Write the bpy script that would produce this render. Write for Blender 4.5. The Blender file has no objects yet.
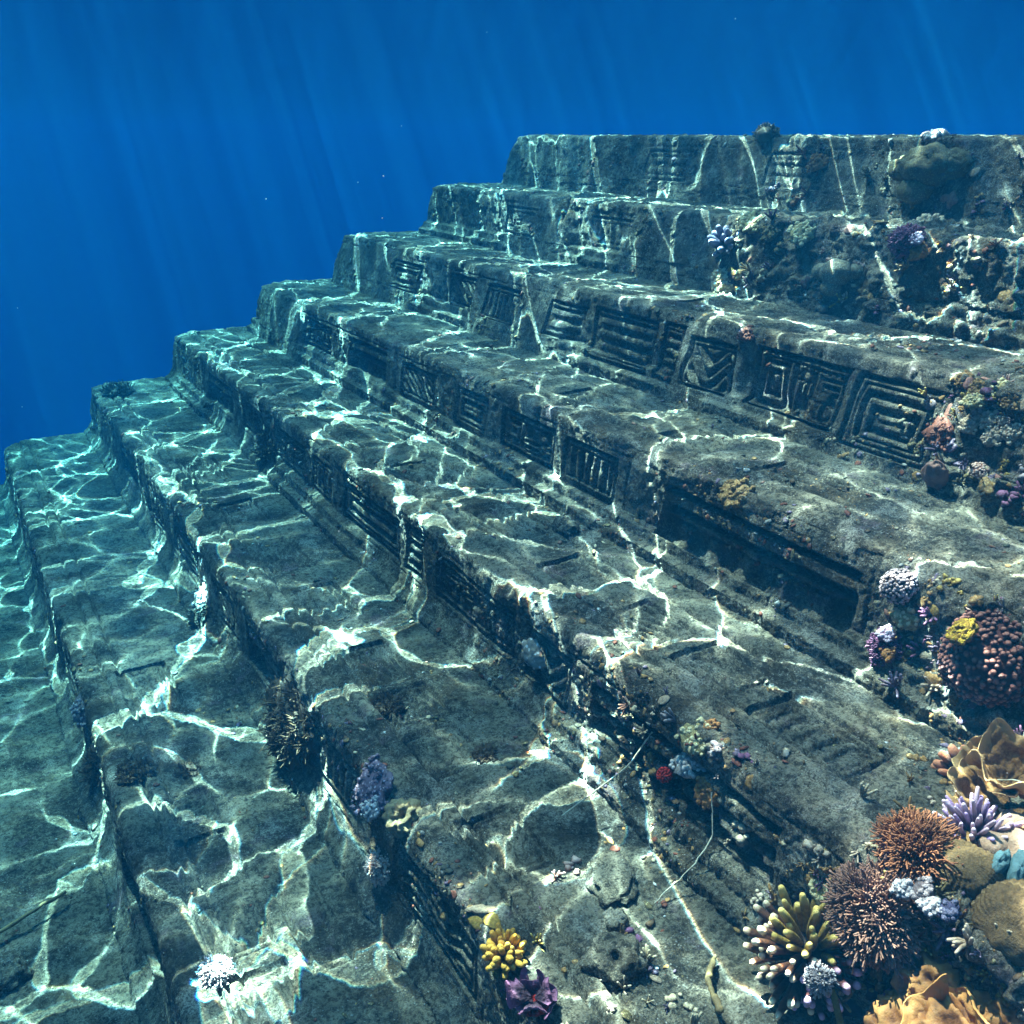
import bpy, math, random
import numpy as np
from mathutils import Vector, Matrix, Quaternion, noise as mnoise

scene = bpy.context.scene
COL = scene.collection
# ------------------------------------------------------------------ camera
PITCH = math.radians(21.749); AZ = math.radians(30.688)     # azimuth: turned from +Y towards +X
cam_d = bpy.data.cameras.new("camera")
cam = bpy.data.objects.new("camera", cam_d); COL.objects.link(cam)
cam_d.sensor_width = 36.0; cam_d.lens = 36.0 * 950.0 / 1024.0
cam_d.clip_start = 0.05; cam_d.clip_end = 1000.0
fwd = Vector((math.sin(AZ)*math.cos(PITCH), math.cos(AZ)*math.cos(PITCH), -math.sin(PITCH)))
cam.rotation_euler = fwd.to_track_quat('-Z', 'Y').to_euler()
cam.location = (0, 0, 0)
scene.camera = cam

# ------------------------------------------------------------------ world, sun, exposure
SUN = Vector((-0.06, 0.56, 1.0)).normalized()                 # towards the sun
el = math.asin(SUN.z); rot = math.atan2(SUN.x, SUN.y)
world = bpy.data.worlds.new("World"); scene.world = world; world.use_nodes = True
nt = world.node_tree; nt.nodes.clear()
wo = nt.nodes.new('ShaderNodeOutputWorld'); bg = nt.nodes.new('ShaderNodeBackground')
sky = nt.nodes.new('ShaderNodeTexSky'); sky.sky_type = 'NISHITA'; sky.sun_disc = False
sky.sun_elevation = el; sky.sun_rotation = rot
bg.inputs[1].default_value = 0.05
nt.links.new(sky.outputs[0], bg.inputs[0]); nt.links.new(bg.outputs[0], wo.inputs[0])
sl = bpy.data.lights.new("sun", 'SUN'); sl.energy = 5.0; sl.angle = math.radians(0.12)
sl.color = (1.0, 0.415, 0.325)
sun = bpy.data.objects.new("sun", sl); COL.objects.link(sun)
sun.rotation_euler = SUN.to_track_quat('Z', 'Y').to_euler(); sun.location = SUN * 20
vs = scene.view_settings
scene.display_settings.display_device = 'sRGB'
vs.view_transform = 'Standard'; vs.look = 'None'; vs.gamma = 1.0; vs.exposure = 3.3; vs.use_curve_mapping = False
cy = scene.cycles
cy.max_bounces = 6; cy.diffuse_bounces = 2; cy.glossy_bounces = 2; cy.volume_bounces = 1; cy.transparent_max_bounces = 8
cy.sample_clamp_indirect = 4.0; cy.caustics_reflective = False; cy.caustics_refractive = False
cy.use_denoising = True

# ------------------------------------------------------------------ layout of the monument
H_STEP = 0.5; X0 = 5.7404; W = 0.91194; E0 = 0.03
NS = 18
Y_END = [9.608, 9.893, 10.227, 10.499, 10.797, 10.942, 10.95] + [11.1 + 0.15*i for i in range(NS-7)]
def nose(k): return X0 - k*W, -(E0 + k*H_STEP)
SURF_Z = 1.0
FLOOR_Z = -(E0 + NS*H_STEP) + 0.1

# ------------------------------------------------------------------ numpy noise
_r = np.random.RandomState(5)
_perm = np.tile(_r.permutation(1024), 3).astype(np.int32)
_ga = _r.rand(1024)*2*np.pi; _gx = np.cos(_ga); _gy = np.sin(_ga)
def pn(x, y, seed=0):
    x = x + seed*37.17; y = y + seed*11.71
    xi = np.floor(x).astype(np.int32); yi = np.floor(y).astype(np.int32)
    xf = x-xi; yf = y-yi; xi &= 1023; yi &= 1023
    u = xf*xf*xf*(xf*(xf*6-15)+10); v = yf*yf*yf*(yf*(yf*6-15)+10)
    def g(ix, iy, dx, dy):
        h = _perm[_perm[ix & 1023] + (iy & 1023)]
        return _gx[h]*dx + _gy[h]*dy
    a = g(xi, yi, xf, yf); b = g(xi+1, yi, xf-1, yf); c = g(xi, yi+1, xf, yf-1); d = g(xi+1, yi+1, xf-1, yf-1)
    return (a + u*(b-a)) + v*((c + u*(d-c)) - (a + u*(b-a)))
def fbm(x, y, oct=3, seed=0, gain=.5):
    t = 0; am = 1
    for o in range(oct):
        t = t + am*pn(x*2.03**o, y*2.03**o, seed+o*3); am *= gain
    return t
def sst(x, e):
    t = np.clip(x/e, 0, 1); return t*t*(3-2*t)
def sq(t): return 0.5+0.5*np.tanh(3.5*np.cos(2*np.pi*t))

# ------------------------------------------------------------------ materials
def mat(name):
    m = bpy.data.materials.new(name); m.use_nodes = True
    n = m.node_tree; n.nodes.clear()
    out = n.nodes.new('ShaderNodeOutputMaterial'); b = n.nodes.new('ShaderNodeBsdfPrincipled')
    n.links.new(b.outputs[0], out.inputs[0])
    return m, n, b, out
def N(n, t, **kw):
    x = n.nodes.new(t)
    for k, v in kw.items(): setattr(x, k, v)
    return x
def tex_noise(n, vec, scale, detail=4, rough=.6):
    t = N(n, 'ShaderNodeTexNoise'); t.inputs['Scale'].default_value = scale
    t.inputs['Detail'].default_value = detail; t.inputs['Roughness'].default_value = rough
    n.links.new(vec, t.inputs['Vector']); return t.outputs['Fac']
def ramp(n, fac, stops):
    r = N(n, 'ShaderNodeValToRGB'); e = r.color_ramp.elements
    while len(e) < len(stops): e.new(0.5)
    for q, (p, c) in zip(e, stops):
        q.position = p; q.color = (c, c, c, 1) if isinstance(c, (int, float)) else (*c, 1)
    n.links.new(fac, r.inputs[0]); return r.outputs[0]
def mix(n, fac, a, b, mode='MIX'):
    m = N(n, 'ShaderNodeMix', data_type='RGBA', blend_type=mode)
    for s, v in ((m.inputs[0], fac), (m.inputs[6], a), (m.inputs[7], b)):
        if hasattr(v, 'is_output') or isinstance(v, bpy.types.NodeSocket): n.links.new(v, s)
        elif isinstance(v, (int, float)): s.default_value = v
        else: s.default_value = (*v, 1)
    return m.outputs[2]
def math_n(n, op, a, b=None):
    m = N(n, 'ShaderNodeMath', operation=op)
    for s, v in ((m.inputs[0], a), (m.inputs[1], b)):
        if v is None: continue
        if isinstance(v, bpy.types.NodeSocket): n.links.new(v, s)
        else: s.default_value = v
    return m.outputs[0]

def stone_material(name, floor=False):
    m, n, b, out = mat(name)
    geo = N(n, 'ShaderNodeNewGeometry'); vec = geo.outputs['Position']
    big = tex_noise(n, vec, 2.3, 6, .68); mid = tex_noise(n, vec, 8.5, 8, .76); fine = tex_noise(n, vec, 38, 6, .8)
    grit = tex_noise(n, vec, 120, 3, .7)
    c = ramp(n, mid, [(.34, (.017, .016, .013)), (.44, (.085, .078, .058)), (.52, (.225, .200, .145)), (.64, (.47, .42, .32))])
    c = mix(n, ramp(n, fine, [(.38, .95), (.50, .0)]), c, (.014, .017, .016))
    c = mix(n, ramp(n, big, [(.38, .75), (.50, 0)]), c, (.030, .030, .024))
    c = mix(n, ramp(n, fine, [(.53, .0), (.66, .8)]), c, (.38, .37, .32))
    # brown algae film, pink crust, pale scale: patches of their own
    br = tex_noise(n, vec, 3.1, 5, .65)
    c = mix(n, ramp(n, br, [(.52, 0), (.62, .75)]), c, (.085, .058, .028))
    sep = N(n, 'ShaderNodeMapping'); sep.inputs['Location'].default_value = (13.1, 7.7, 3.3); n.links.new(vec, sep.inputs[0])
    pk = tex_noise(n, sep.outputs[0], 4.2, 5, .7)
    c = mix(n, ramp(n, pk, [(.57, 0), (.66, .6)]), c, (.20, .145, .185))
    sp2 = N(n, 'ShaderNodeMapping'); sp2.inputs['Location'].default_value = (-5.1, 2.7, 9.3); n.links.new(vec, sp2.inputs[0])
    pl = tex_noise(n, sp2.outputs[0], 3.6, 6, .72)
    c = mix(n, ramp(n, pl, [(.555, 0), (.63, .85)]), c, (.44, .42, .36))
    # pale specks of shell and scale
    vo = N(n, 'ShaderNodeTexVoronoi'); vo.inputs['Scale'].default_value = 58; n.links.new(vec, vo.inputs['Vector'])
    spk = math_n(n, 'MULTIPLY', ramp(n, vo.outputs['Distance'], [(.10, 1), (.26, 0)]), ramp(n, tex_noise(n, vec, 7.7, 3, .6), [(.45, 0), (.55, 1)]))
    c = mix(n, math_n(n, 'MULTIPLY', spk, .85), c, (.48, .46, .42))
    c = mix(n, ramp(n, grit, [(.42, .75), (.55, 0)]), c, (.014, .014, .012))
    # silt that settles on level faces
    nz = N(n, 'ShaderNodeSeparateXYZ'); n.links.new(geo.outputs['Normal'], nz.inputs[0])
    silt = math_n(n, 'MULTIPLY', math_n(n, 'MULTIPLY', ramp(n, nz.outputs[2], [(.55, 0), (.95, 1)]), ramp(n, big, [(.44, .0), (.58, .65)])), ramp(n, fine, [(.44, .15), (.54, 1)]))
    c = mix(n, silt, c, (.33, .29, .205))
    n.links.new(c, b.inputs['Base Color'])
    b.inputs['Roughness'].default_value = .85; b.inputs['Specular IOR Level'].default_value = .25
    hsum = math_n(n, 'ADD', math_n(n, 'MULTIPLY', fine, 1.0), math_n(n, 'MULTIPLY', grit, .35))
    hsum = math_n(n, 'ADD', hsum, math_n(n, 'MULTIPLY', spk, .25))
    bp = N(n, 'ShaderNodeBump'); bp.inputs['Strength'].default_value = 1.0; bp.inputs['Distance'].default_value = .038
    n.links.new(hsum, bp.inputs['Height']); n.links.new(bp.outputs[0], b.inputs['Normal'])
    return m
M_STONE = stone_material("weathered_stone")

def organic(name, base, tip=None, dark=None, scale=95, bump=.006, rough=.7, spec=.3, tippow=(.55, .95), speck=None):
    """a living surface: two tones in patches, paler growing tips (attribute 'tip'), bump"""
    m, n, b, out = mat(name)
    tc = N(n, 'ShaderNodeTexCoord'); vec = tc.outputs['Object']
    dark = dark or tuple(v*.45 for v in base)
    f = tex_noise(n, vec, scale, 4, .65)
    c = mix(n, ramp(n, f, [(.35, 0), (.6, 1)]), dark, base)
    if speck:
        vo = N(n, 'ShaderNodeTexVoronoi'); vo.inputs['Scale'].default_value = scale*2.2; n.links.new(vec, vo.inputs['Vector'])
        c = mix(n, ramp(n, vo.outputs['Distance'], [(.18, 1), (.36, 0)]), c, speck)
    if tip:
        at = N(n, 'ShaderNodeAttribute', attribute_name='tip')
        c = mix(n, ramp(n, at.outputs['Fac'], [(tippow[0], 0), (tippow[1], 1)]), c, tip)
    n.links.new(c, b.inputs['Base Color'])
    b.inputs['Roughness'].default_value = rough; b.inputs['Specular IOR Level'].default_value = spec
    bp = N(n, 'ShaderNodeBump'); bp.inputs['Strength'].default_value = .9; bp.inputs['Distance'].default_value = bump
    n.links.new(tex_noise(n, vec, scale*1.7, 4, .7), bp.inputs['Height']); n.links.new(bp.outputs[0], b.inputs['Normal'])
    return m

# ------------------------------------------------------------------ mesh helpers
def np_mesh(name, verts, quads, tip=None, smooth=True, matidx=None):
    verts = np.asarray(verts, np.float32); quads = np.asarray(quads, np.int32)
    me = bpy.data.meshes.new(name)
    me.vertices.add(len(verts)); me.vertices.foreach_set('co', verts.ravel())
    nq, w = quads.shape
    me.loops.add(nq*w); me.loops.foreach_set('vertex_index', quads.ravel())
    me.polygons.add(nq); me.polygons.foreach_set('loop_start', np.arange(0, nq*w, w, dtype=np.int32))
    me.polygons.foreach_set('loop_total', np.full(nq, w, np.int32))
    if matidx is not None: me.polygons.foreach_set('material_index', np.asarray(matidx, np.int32))
    me.polygons.foreach_set('use_smooth', np.full(nq, smooth, bool))
    if tip is not None:
        a = me.attributes.new('tip', 'FLOAT', 'POINT'); a.data.foreach_set('value', np.asarray(tip, np.float32))
    me.update(calc_edges=True); me.validate()
    return me
def link(name, me, material, parent=None):
    o = bpy.data.objects.new(name, me); COL.objects.link(o)
    for m_ in (material if isinstance(material, (list, tuple)) else [material]): me.materials.append(m_)
    if parent: o.parent = parent
    return o
def tag(o, label=None, cat=None, group=None, kind=None):
    if label: o['label'] = label
    if cat: o['category'] = cat
    if group: o['group'] = group
    if kind: o['kind'] = kind
    return o

class MB:
    """collects quads/tris; all stored as quads (a tri repeats no vertex: kept in its own list)"""
    def __init__(s): s.v = []; s.f = []; s.t = []; s.m = []; s.cur = 0
    def grid(s, P, T=None, wrap=False):
        """P: rows x cols x 3; wrap joins last col to first"""
        P = np.asarray(P, float); r, c = P.shape[:2]; o = sum(len(a) for a in s.v)
        s.v.append(P.reshape(-1, 3)); s.t.append(np.zeros(r*c) if T is None else np.asarray(T, float).reshape(-1))
        cc = c if wrap else c-1
        i, j = np.meshgrid(np.arange(r-1), np.arange(cc), indexing='ij'); i = i.ravel(); j = j.ravel(); j2 = (j+1) % c
        q = np.stack([i*c+j, i*c+j2, (i+1)*c+j2, (i+1)*c+j], 1)+o
        s.f.append(q); s.m.append(np.full(len(q), s.cur))
    def tube(s, path, rad, n=7, t0=0., t1=1.):
        path = np.asarray(path, float); rad = np.asarray(rad, float); m = len(path)
        tan = np.gradient(path, axis=0); tan /= np.linalg.norm(tan, axis=1)[:, None]+1e-9
        ref = np.array([0.31, .87, .37]); 
        if abs(tan[0]@ref) > .9: ref = np.array([.9, -.2, .3])
        a = np.cross(tan, ref); a /= np.linalg.norm(a, axis=1)[:, None]+1e-9; b = np.cross(tan, a)
        th = np.arange(n)/n*2*np.pi
        ring = path[:, None]+rad[:, None, None]*(np.cos(th)[None, :, None]*a[:, None]+np.sin(th)[None, :, None]*b[:, None])
        T = np.repeat(np.linspace(t0, t1, m)[:, None], n, 1)
        # rounded end
        e = path[-1]; cap = []
        for q in (.6, .95): cap.append(e+tan[-1]*rad[-1]*.75*q+(ring[-1]-e)*math.sqrt(max(0, 1-q*q))*1.0)
        cap.append(np.repeat((e+tan[-1]*rad[-1]*.78)[None], n, 0))
        ring = np.concatenate([ring, np.array(cap)]); T = np.concatenate([T, np.full((3, n), t1)])
        s.grid(ring, T, True)
    def ball(s, c, r, nu=12, nv=8, disp=None, tip=0., axes=None):
        v = np.linspace(0, np.pi, nv+1); u = np.arange(nu)/nu*2*np.pi
        D = np.stack([np.sin(v)[:, None]*np.cos(u)[None], np.sin(v)[:, None]*np.sin(u)[None], np.repeat(np.cos(v)[:, None], nu, 1)], -1)
        R = np.asarray(r, float)*np.ones(3)
        P = D*R
        if disp is not None: P = P*(1+disp(D))[..., None]
        if axes is not None: P = P@np.asarray(axes)
        s.grid(P+np.asarray(c), np.full(P.shape[:2], tip) if np.isscalar(tip) else tip(D), True)
    def mesh(s, name, smooth=True):
        return np_mesh(name, np.concatenate(s.v), np.concatenate(s.f), np.concatenate(s.t), smooth, np.concatenate(s.m))
    def build(s, name, material, parent=None, smooth=True): return link(name, s.mesh(name, smooth), material, parent)

def ndisp(scale, amp, seed, oct=3, ridge=False):
    def f(D):
        o = np.zeros(D.shape[:2])
        for i in range(D.shape[0]):
            for j in range(D.shape[1]):
                p = Vector(D[i, j]*scale)+Vector((seed*3.7, seed*1.3, seed))
                a = mnoise.fractal(p, 1.0, 2.0, oct)
                o[i, j] = (1-2*abs(a)) if ridge else a
        return o*amp
    return f

# ------------------------------------------------------------------ setting: flat unseen water surface, added as a gobo to cast caustics
def caustic_image(n=3456, L=11.3, seed=3):
    """a rippled surface focuses sunlight: light is carried through it and counted where it lands"""
    rs = np.random.RandomState(seed)
    k = np.fft.fftfreq(n, L/n)*2*np.pi; KX, KY = np.meshgrid(k, k); K = np.hypot(KX, KY)
    Kp = np.maximum(K, 1e-6); lam = 2*np.pi/Kp
    amp = np.where((lam < 2.1) & (lam > .08), lam**2.4, 0)*np.exp(-(.15/lam)**2)
    # two wave trains crossing
    ang = np.arctan2(KY, KX); amp *= .75+.5*np.abs(np.cos(ang-.5))**2+.3*np.abs(np.cos(ang+1.0))**4
    h = np.fft.ifft2(amp*np.exp(1j*6.2832*rs.rand(n, n))*(.3+rs.rand(n, n)))
    ev = np.fft.ifft2(np.where((lam > 1.4) & (lam < 20), lam**1.5, 0)*np.exp(1j*rs.rand(n, n)*6.283)).real   # calmer and livelier patches of water
    Fh = np.fft.fft2(h.real*np.clip(1+.30*ev/ev.std(), .45, 1.7))
    gx = np.fft.ifft2(1j*KX*Fh).real; gy = np.fft.ifft2(1j*KY*Fh).real
    lap = np.fft.ifft2(-(K**2)*Fh).real; sc = 1.27/lap.std()
    gx *= sc; gy *= sc
    GX = (gx*n/L).astype(np.float32); GY = (gy*n/L).astype(np.float32)
    I, J = np.meshgrid(np.arange(n, dtype=np.float32), np.arange(n, dtype=np.float32), indexing='ij')
    img = np.ones((n, n, 4), np.float32)
    for c, d in enumerate((.985, 1.0, 1.012)):
        y = I-d*GY; x = J-d*GX
        yi = np.floor(y).astype(np.int32); xi = np.floor(x).astype(np.int32); fy = y-yi; fx = x-xi
        acc = np.zeros(n*n)
        for oy, wy in ((0, 1-fy), (1, fy)):
            for ox, wx in ((0, 1-fx), (1, fx)):
                acc += np.bincount((((yi+oy) % n)*n+((xi+ox) % n)).ravel(), (wy*wx).ravel(), n*n)
        a = acc.reshape(n, n)
        for ax in (0, 1): a = .5*a+.25*(np.roll(a, 1, ax)+np.roll(a, -1, ax))
        img[:, :, c] = np.minimum(a, 34)
    return img, L
cimg, CL = caustic_image()
im = bpy.data.images.new("surface_ripple_light", cimg.shape[1], cimg.shape[0], float_buffer=True, is_data=True)
im.colorspace_settings.name = 'Non-Color'
im.pixels.foreach_set(cimg.ravel()); im.update(); im.pack()
def water_surface_gobo():
    m, n, b, out = mat("water_surface_gobo"); n.nodes.remove(b)
    geo = N(n, 'ShaderNodeNewGeometry')
    mp = N(n, 'ShaderNodeMapping'); mp.inputs['Scale'].default_value = (1/CL, 1/CL, 1/CL)
    mp.inputs['Rotation'].default_value = (0, 0, math.radians(20)); mp.inputs['Location'].default_value = (.55, .20, 0)
    n.links.new(geo.outputs['Position'], mp.inputs[0])
    it = N(n, 'ShaderNodeTexImage'); it.image = im; it.interpolation = 'Linear'; it.extension = 'REPEAT'
    n.links.new(mp.outputs[0], it.inputs[0])
    tr = N(n, 'ShaderNodeBsdfTransparent'); gl = N(n, 'ShaderNodeBsdfGlossy'); gl.inputs['Roughness'].default_value = .04
    n.links.new(it.outputs[0], tr.inputs[0])  # caustic pattern put into the sheet's transparency, shaping the sunlight below
    fr = N(n, 'ShaderNodeFresnel'); fr.inputs['IOR'].default_value = 1.33
    ms = N(n, 'ShaderNodeMixShader')
    n.links.new(fr.outputs[0], ms.inputs[0]); n.links.new(tr.outputs[0], ms.inputs[1]); n.links.new(gl.outputs[0], ms.inputs[2])
    n.links.new(ms.outputs[0], out.inputs[0])
    me = np_mesh("water_surface_gobo", [(-150, -150, SURF_Z), (150, -150, SURF_Z), (150, 150, SURF_Z), (-150, 150, SURF_Z)], [(0, 1, 2, 3)])
    tag(link("water_surface_gobo", me, m), kind='structure')
water_surface_gobo()

# ------------------------------------------------------------------ setting: sea floor
def sea_floor():
    a = np.concatenate([-np.geomspace(140, 12, 40), np.linspace(-11.5, 22, 90), np.geomspace(23, 140, 40)])
    X, Y = np.meshgrid(a, a, indexing='ij')
    Z = FLOOR_Z-1.25*np.clip(Y-13, 0, 55)-1.25*np.clip(-9-X-np.clip(Y, 0, 99)*0, 0, 30)+.35*fbm(X*.15, Y*.15, 4, 40)+.06*fbm(X*1.1, Y*1.1, 2, 44)
    mb = MB(); mb.grid(np.stack([X, Y, Z], -1))
    m, n, b, out = mat("sea_sand")
    geo = N(n, 'ShaderNodeNewGeometry')
    c = ramp(n, tex_noise(n, geo.outputs['Position'], .8, 6, .6), [(.35, (.10, .10, .08)), (.65, (.33, .31, .25))])
    n.links.new(c, b.inputs['Base Color']); b.inputs['Roughness'].default_value = .9
    o = mb.build("sea_floor", m); o.data.flip_normals(); tag(o, kind='structure')
sea_floor()

# ------------------------------------------------------------------ the stepped pyramid
def profile():
    pts = [(4.0, 0.), (.8, 0.), (.030, .005)]
    for i in range(1, 9):
        t = i/8*math.pi/2*.95; pts.append((.030-.042*math.sin(t), -.037+.042*math.cos(t)))
    pts += [(-.05, -.36), (-.10, -.375), (-.112, -.425), (-.165, -.44), (-.19, -.80)]
    P = np.array(pts); s = np.r_[0, np.cumsum(np.hypot(*np.diff(P, axis=0).T))]
    return P, s-s[6]
PROF, PS = profile()
PLAIN = PROF.copy()          # the same step without a plinth: one leaning face
for _i in range(len(PROF)):
    if PROF[_i, 1] < -.06: PLAIN[_i, 0] = -.012+.36*(PROF[_i, 1]+.04)
WALL = PROF.copy()           # a sheer face that meets the tread below in a bank of silt
for _i, (_x, _z) in zip(range(len(PROF)-5, len(PROF)), ((-.035, -.36), (-.047, -.40), (-.075, -.44), (-.125, -.475), (-.22, -.80))): WALL[_i] = (_x, _z)

def panel(H, Y, S, y0, y1, s0, s1, kind, dep, seed, fz=1.0):
    """carves one panel into the height field H (metres along the normal)"""
    j0, j1 = np.searchsorted(Y[0], [y0-.03, y1+.03]); i0, i1 = np.searchsorted(S[:, 0], [s0-.03, s1+.03])
    if j1-j0 < 4 or i1-i0 < 4: return
    a = Y[i0:i1, j0:j1]; b = S[i0:i1, j0:j1]
    wy = .006*pn(a*7, b*7, seed+50); ws = .005*pn(a*7, b*7, seed+60)
    a = a+wy-y0; b = b+ws-s0; La = y1-y0; Lb = s1-s0
    d = np.minimum(np.minimum(a, La-a), np.minimum(b, Lb-b))
    ins = sst(d, .012); rim = sst(d-.022, .008)*(1-sst(d-.042, .008)); inn = sst(d-.05, .008)
    r = -dep*ins+dep*.75*rim
    u, v = a/La, b/Lb
    if kind == 'nested': t = sq(d/(.062*fz))
    elif kind == 'vbars': t = sq(a/(.075*fz))
    elif kind == 'hbars': t = sq(b/(.085*fz))
    elif kind == 'diag': t = sq((a*.7+b)/(.07*fz))
    elif kind == 'ladder': t = np.maximum(sq(b/(.06*fz))*(np.abs(u-.5) < .3), sq(a/(.05*fz))*(np.abs(u-.5) > .34))
    elif kind == 'arcs': t = sq(np.hypot(a-La*.5, (b-Lb*1.05))/(.075*fz))
    elif kind == 'chevron': t = sq((np.abs(a-La/2)*.9+b)/(.085*fz))
    elif kind == 'wave': t = sq((b+.03*np.sin(a*16))/(.055*fz))
    elif kind in ('glyph', 'mixed'):
        cs = .085; ci = np.floor(a/cs).astype(int); cj = np.floor(b/(cs*.8)).astype(int)
        hh = _perm[(_perm[(ci*7+seed*13) & 1023]+cj*5) & 1023] % 6
        fa = a/cs-ci; fb = b/(cs*.8)-cj
        e = np.minimum(np.minimum(fa, 1-fa), np.minimum(fb, 1-fb))
        t = np.select([hh == 0, hh == 1, hh == 2, hh == 3, hh == 4],
                      [sst(e-.08, .1), sst(e-.08, .1)*(1-sst(e-.3, .1)), sq(fb*2), sq(fa*2), sst(.36-np.hypot(fa-.5, fb-.5), .1)], 0)
        if kind == 'mixed': t = np.where(u < .52, t, sq(np.minimum(np.minimum(a-La*.52, La-a), np.minimum(b, Lb-b))/.05))
    else: t = .25*np.ones_like(a)
    if kind == 'ledge':      # a long beam overhanging a deep bay
        beam = sst(.10-b, .012)*sst(b-.03, .01); beam2 = sst(.17-b, .012)*sst(b-.13, .01)
        low = sst(b-Lb*.62, .02)*sq(a/.22)
        r = -dep*2.2*ins+dep*1.9*beam*ins+dep*1.2*beam2*ins+dep*1.0*low*ins
    else: r = r+dep*(.8 if s0 > 0 else .62)*t*inn
    H[i0:i1, j0:j1] += r
    return (j0, j1, i0, i1, y0, y1, s0, s1)

SPEC = {   # carvings seen on the risers: y from, y to, s from, s to, motif
 2: [(3.18, 3.86, .07, .44, 'mixed'), (2.60, 3.14, .07, .48, 'nested'), (4.74, 5.42, .08, .47, 'hbars'), (4.46, 4.68, .06, .46, 'ladder'),
     (4.00, 4.40, .10, .44, 'chevron'), (5.52, 5.95, .10, .36, 'hbars'), (6.4, 6.9, .10, .40, 'vbars'), (7.1, 7.6, .1, .4, 'diag'), (8.2, 8.8, .1, .38, 'nested')],
 3: [(2.26, 3.50, .12, .40, 'ledge'), (3.90, 4.42, .10, .38, 'vbars'), (4.52, 5.15, .10, .36, 'mixed'), (5.35, 5.8, .1, .38, 'nested'),
     (6.1, 6.7, .1, .38, 'diag'), (7.0, 7.8, .1, .36, 'ledge'), (8.2, 8.9, .1, .36, 'glyph')],
 4: [(3.46, 4.30, .10, .36, 'glyph'), (2.95, 3.36, .10, .38, 'chevron'), (1.72, 2.80, .12, .34, 'ledge'), (4.48, 4.72, .08, .36, 'ladder'), (4.80, 5.66, .10, .36, 'nested'),
     (5.9, 6.3, .1, .36, 'vbars'), (6.45, 7.2, .1, .36, 'mixed'), (7.5, 8.1, .1, .36, 'glyph'), (8.4, 9.2, .1, .36, 'ledge')],
 5: [(4.35, 5.00, .10, .36, 'ledge'), (3.3, 3.95, .10, .36, 'vbars'), (5.25, 5.7, .1, .36, 'diag'), (6.1, 6.9, .1, .36, 'nested'), (7.2, 7.8, .1, .36, 'vbars'), (8.2, 9.0, .1, .36, 'ledge'), (2.2, 2.9, .1, .36, 'wave')],
 0: [(5.1, 5.7, .10, .36, 'nested'), (6.6, 7.2, .1, .36, 'hbars')], 1: [(6.2, 6.8, .1, .36, 'vbars'), (7.6, 8.2, .1, .36, 'glyph')],
 6: [(3.2, 4.1, .1, .36, 'ledge'), (4.4, 5.2, .1, .36, 'glyph'), (5.6, 6.4, .1, .36, 'nested')],
}
TREAD = {
 5: [(3.78, 4.22, -.52, -.26, 'wave'), (3.42, 3.74, -.54, -.24, 'arcs'), (3.00, 3.36, -.50, -.22, 'nested'), (2.34, 2.72, -.42, -.16, 'arcs'), (4.55, 5.05, -.56, -.28, 'hbars'),
     (5.3, 5.9, -.54, -.26, 'glyph'), (6.2, 6.7, -.54, -.26, 'vbars'), (7.2, 7.8, -.54, -.26, 'nested')],
 6: [(3.86, 4.14, -.42, -.16, 'vbars'), (3.40, 3.80, -.42, -.17, 'none'), (2.98, 3.34, -.42, -.16, 'ladder'), (2.6, 2.9, -.42, -.16, 'hbars'), (4.9, 5.5, -.5, -.2, 'glyph'), (2.75, 3.3, -.66, -.47, 'none')],
 4: [(2.72, 3.10, -.50, -.22, 'wave'), (2.30, 2.66, -.52, -.24, 'arcs'), (3.3, 3.7, -.52, -.24, 'glyph'), (4.0, 4.6, -.52, -.24, 'nested'), (5.0, 5.5, -.5, -.22, 'hbars'), (1.7, 2.2, -.5, -.22, 'vbars')],
 3: [(2.6, 3.2, -.5, -.22, 'hbars'), (3.5, 3.9, -.5, -.22, 'arcs'), (4.3, 4.9, -.5, -.22, 'glyph')],
 2: [(3.2, 3.7, -.5, -.22, 'hbars'), (4.4, 4.9, -.5, -.22, 'wave')],
}
SURF = {}
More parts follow.
